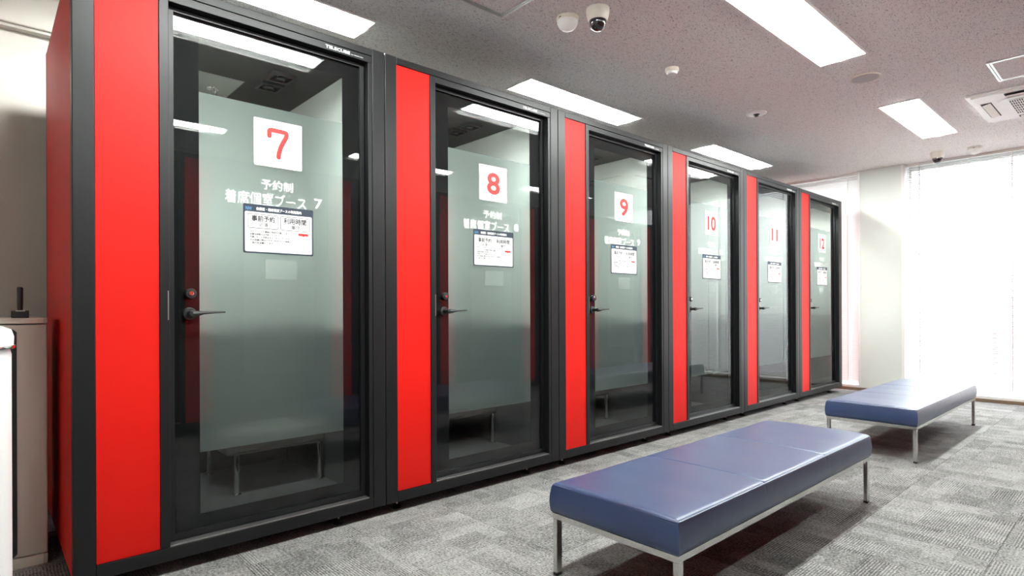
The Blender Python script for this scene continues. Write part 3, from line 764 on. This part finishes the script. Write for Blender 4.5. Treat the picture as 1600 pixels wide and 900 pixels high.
link('grille', MB().lathe((0,0,0), '-z', [(.086, .002), (.086, .0065), (.080, .0075)], 36).mesh('grille', 'speaker_grey'), e)
def hatch(x0, y0, s, label):
    e = empty('inspection_hatch', (x0 + s/2, y0 + s/2, ZC)); tag(e, label, 'hatch', 'ceiling inspection hatches'); h_ = s / 2
    link('outer_frame', MB().ringz(-h_, h_, -h_, h_, -.004, 0, .012).mesh('outer_frame', 'aluminium'), e)
    link('inner_frame', MB().ringz(-h_ + .016, h_ - .016, -h_ + .016, h_ - .016, -.004, 0, .012).mesh('inner_frame', 'aluminium'), e)
    link('panel', MB().box(-h_ + .028, h_ - .028, -h_ + .028, h_ - .028, -.002, 0).mesh('panel', 'ceiling_board'), e)
hatch(1.887 - .48, -.08 - .48, .48, 'square ceiling hatch with aluminium rim, cut by the top edge')
hatch(4.764, -1.793 - .475, .475, 'square ceiling hatch with white rim beside the air conditioner')

# ceiling cassette air conditioner
AX, AY, AH = 5.908, -2.02, .462
e = empty('air_conditioner', (AX, AY, ZC - .001)); tag(e, 'white four-way ceiling cassette air conditioner at the right edge', 'air conditioner')
pan = MB(); S0 = .300; S1 = .405
pan.bbox(-AH, AH, -AH, AH, -.016, 0, .004)
pan.box(-AH + .03, AH - .03, -AH + .03, AH - .03, -.026, -.016)
link('face_panel', pan.mesh('face_panel', 'white_plastic'), e)
for q in range(4):
    m_ = Matrix.Rotation(q * PI / 2, 4, 'Z')
    sl = link('air_slot', MB().box(-.235, .235, S0 + .035, S1 + .0, -.0275, -.025).mesh('air_slot', 'dark_void'), e); sl.matrix_local = m_
    lou = MB(); lou.add([(-.225, S0 + .042, -.028), (.225, S0 + .042, -.028), (.225, S1 - .012, -.040), (-.225, S1 - .012, -.040),
                         (-.225, S0 + .042, -.030), (.225, S0 + .042, -.030), (.225, S1 - .012, -.042), (-.225, S1 - .012, -.042)],
                        [(0,1,2,3),(7,6,5,4),(0,4,5,1),(1,5,6,2),(2,6,7,3),(3,7,4,0)])
    link('louvre', lou.mesh('louvre', 'cream_plastic'), sl)
g = S0 - .005; ch = .07
pts = [(-g+ch,-g),(g-ch,-g),(g,-g+ch),(g,g-ch),(g-ch,g),(-g+ch,g),(-g,g-ch),(-g,-g+ch)]
gp = MB(); k = 8
gp.add([(p, q, -.036) for p, q in pts] + [(p*1.02, q*1.02, -.026) for p, q in pts], [tuple(range(8))[::-1], tuple(range(8, 16))] + [(i, (i+1) % k, k+(i+1) % k, k+i) for i in range(k)])
link('intake_panel', gp.mesh('intake_panel', 'white_plastic'), e)
link('intake_void', MB().box(-.23, .23, -.23, .23, -.0372, -.036).mesh('intake_void', 'dark_void'), e)
gr = MB()
for i in range(33): xx = -.23 + .46 * i / 32; gr.box(-.23, .23, xx - .0028, xx + .0028, -.0415, -.037)
for i in range(7): xx = -.23 + .46 * i / 6; gr.box(xx - .003, xx + .003, -.23, .23, -.0405, -.037)
link('intake_grille', gr.mesh('intake_grille', 'white_plastic'), e)

# ------------------------------------------------------------------ things at the left edge
e = empty('cabinet', (-.37, .467, 0)); tag(e, 'waist-high beige cabinet with dark front panel beside booth 7', 'cabinet')
w = .263
link('body', MB().bbox(-w, w, 0, .42, .045, .972, .004).mesh('body', 'cabinet_beige'), e)
link('plinth', MB().bbox(-w, w - .012, -.002, .415, 0, .042, .003).mesh('plinth', 'cabinet_pale'), e)
link('lid', MB().bbox(-w, w - .012, -.003, .425, .976, .9985, .003).mesh('lid', 'cabinet_pale'), e)
link('lid_corner', MB().bbox(w - .0115, w + .001, -.003, .425, .976, .9985, .003).mesh('lid_corner', 'cabinet_beige'), e)
link('plinth_corner', MB().bbox(w - .0115, w, -.002, .415, 0, .042, .003).mesh('plinth_corner', 'cabinet_beige'), e)
dp = MB(); c0 = .012; a, b_, z0, z1 = -.19, w - .095, .05, .955
dp.sheet([(a+c0, z0), (b_-c0, z0), (b_, z0+c0), (b_, z1-c0), (b_-c0, z1), (a+c0, z1), (a, z1-c0), (a, z0+c0)], -.003, .006)
link('front_grille', dp.mesh('front_grille', 'inner_dark'), e)
e = empty('wireless_antenna', (-.189, .53, .9985)); tag(e, 'small black antenna unit standing on the beige cabinet', 'antenna')
link('base', MB().bbox(-.0275, .0275, -.02, .02, 0, .031, .003).mesh('base', 'black_plastic'), e)
link('aerial', MB().tube([(0, 0, .03), (0, 0, .06), (0, 0, .122), (0, 0, .126)], [.0085, .0095, .010, .007], 14).mesh('aerial', 'black_plastic'), e)
link('clip', MB().bbox(-.015, .015, -.021, -.019, .027, .031, .0005, 1).mesh('clip', 'cabinet_pale'), e)
e = empty('waste_bin', (-.395, -.70, 0)); tag(e, 'white cylindrical bin with a chrome band, cut by the left edge', 'bin')
link('body', MB().lathe((0,0,0), 'z', [(.143, 0), (.146, .01), (.146, .925), (.143, .94)], 40).mesh('body', 'bin_white'), e)
link('lid', MB().lathe((0,0,0), 'z', [(.150, .944), (.151, .968), (.146, .985), (.130, .993), (.06, .997)], 40).mesh('lid', 'bin_white'), e)
ring = [(.151 * math.cos(2*PI*i/48), .151 * math.sin(2*PI*i/48), .944) for i in range(48)]
link('chrome_band', MB().tube(ring, .004, 8, True).mesh('chrome_band', 'chrome'), e)

# ------------------------------------------------------------------ far away outside the window
def far_building(x, y0, y1, z1, label):
    e = empty('building', (x, (y0 + y1) / 2, -12)); tag(e, label, 'building', 'distant buildings outside'); h_ = (y1 - y0) / 2
    link('podium', MB().box(0, 6, -h_, h_, 0, 9.4).mesh('podium', 'facade_brown'), e)
    link('tower', MB().box(.2, 6, -h_, h_, 9.4, 12 + z1).mesh('tower', 'facade_grey'), e)
    link('roof_slab', MB().box(0, 6.2, -h_ - .1, h_ + .1, 12 + z1, 12.3 + z1).mesh('roof_slab', 'facade_grey'), e)
far_building(120, 15.3, 18.1, 6.5, 'faint far building seen through the blinds, left of the other')
far_building(120, 8.0, 12.9, 5.0, 'faint far building seen through the blinds at the right edge')
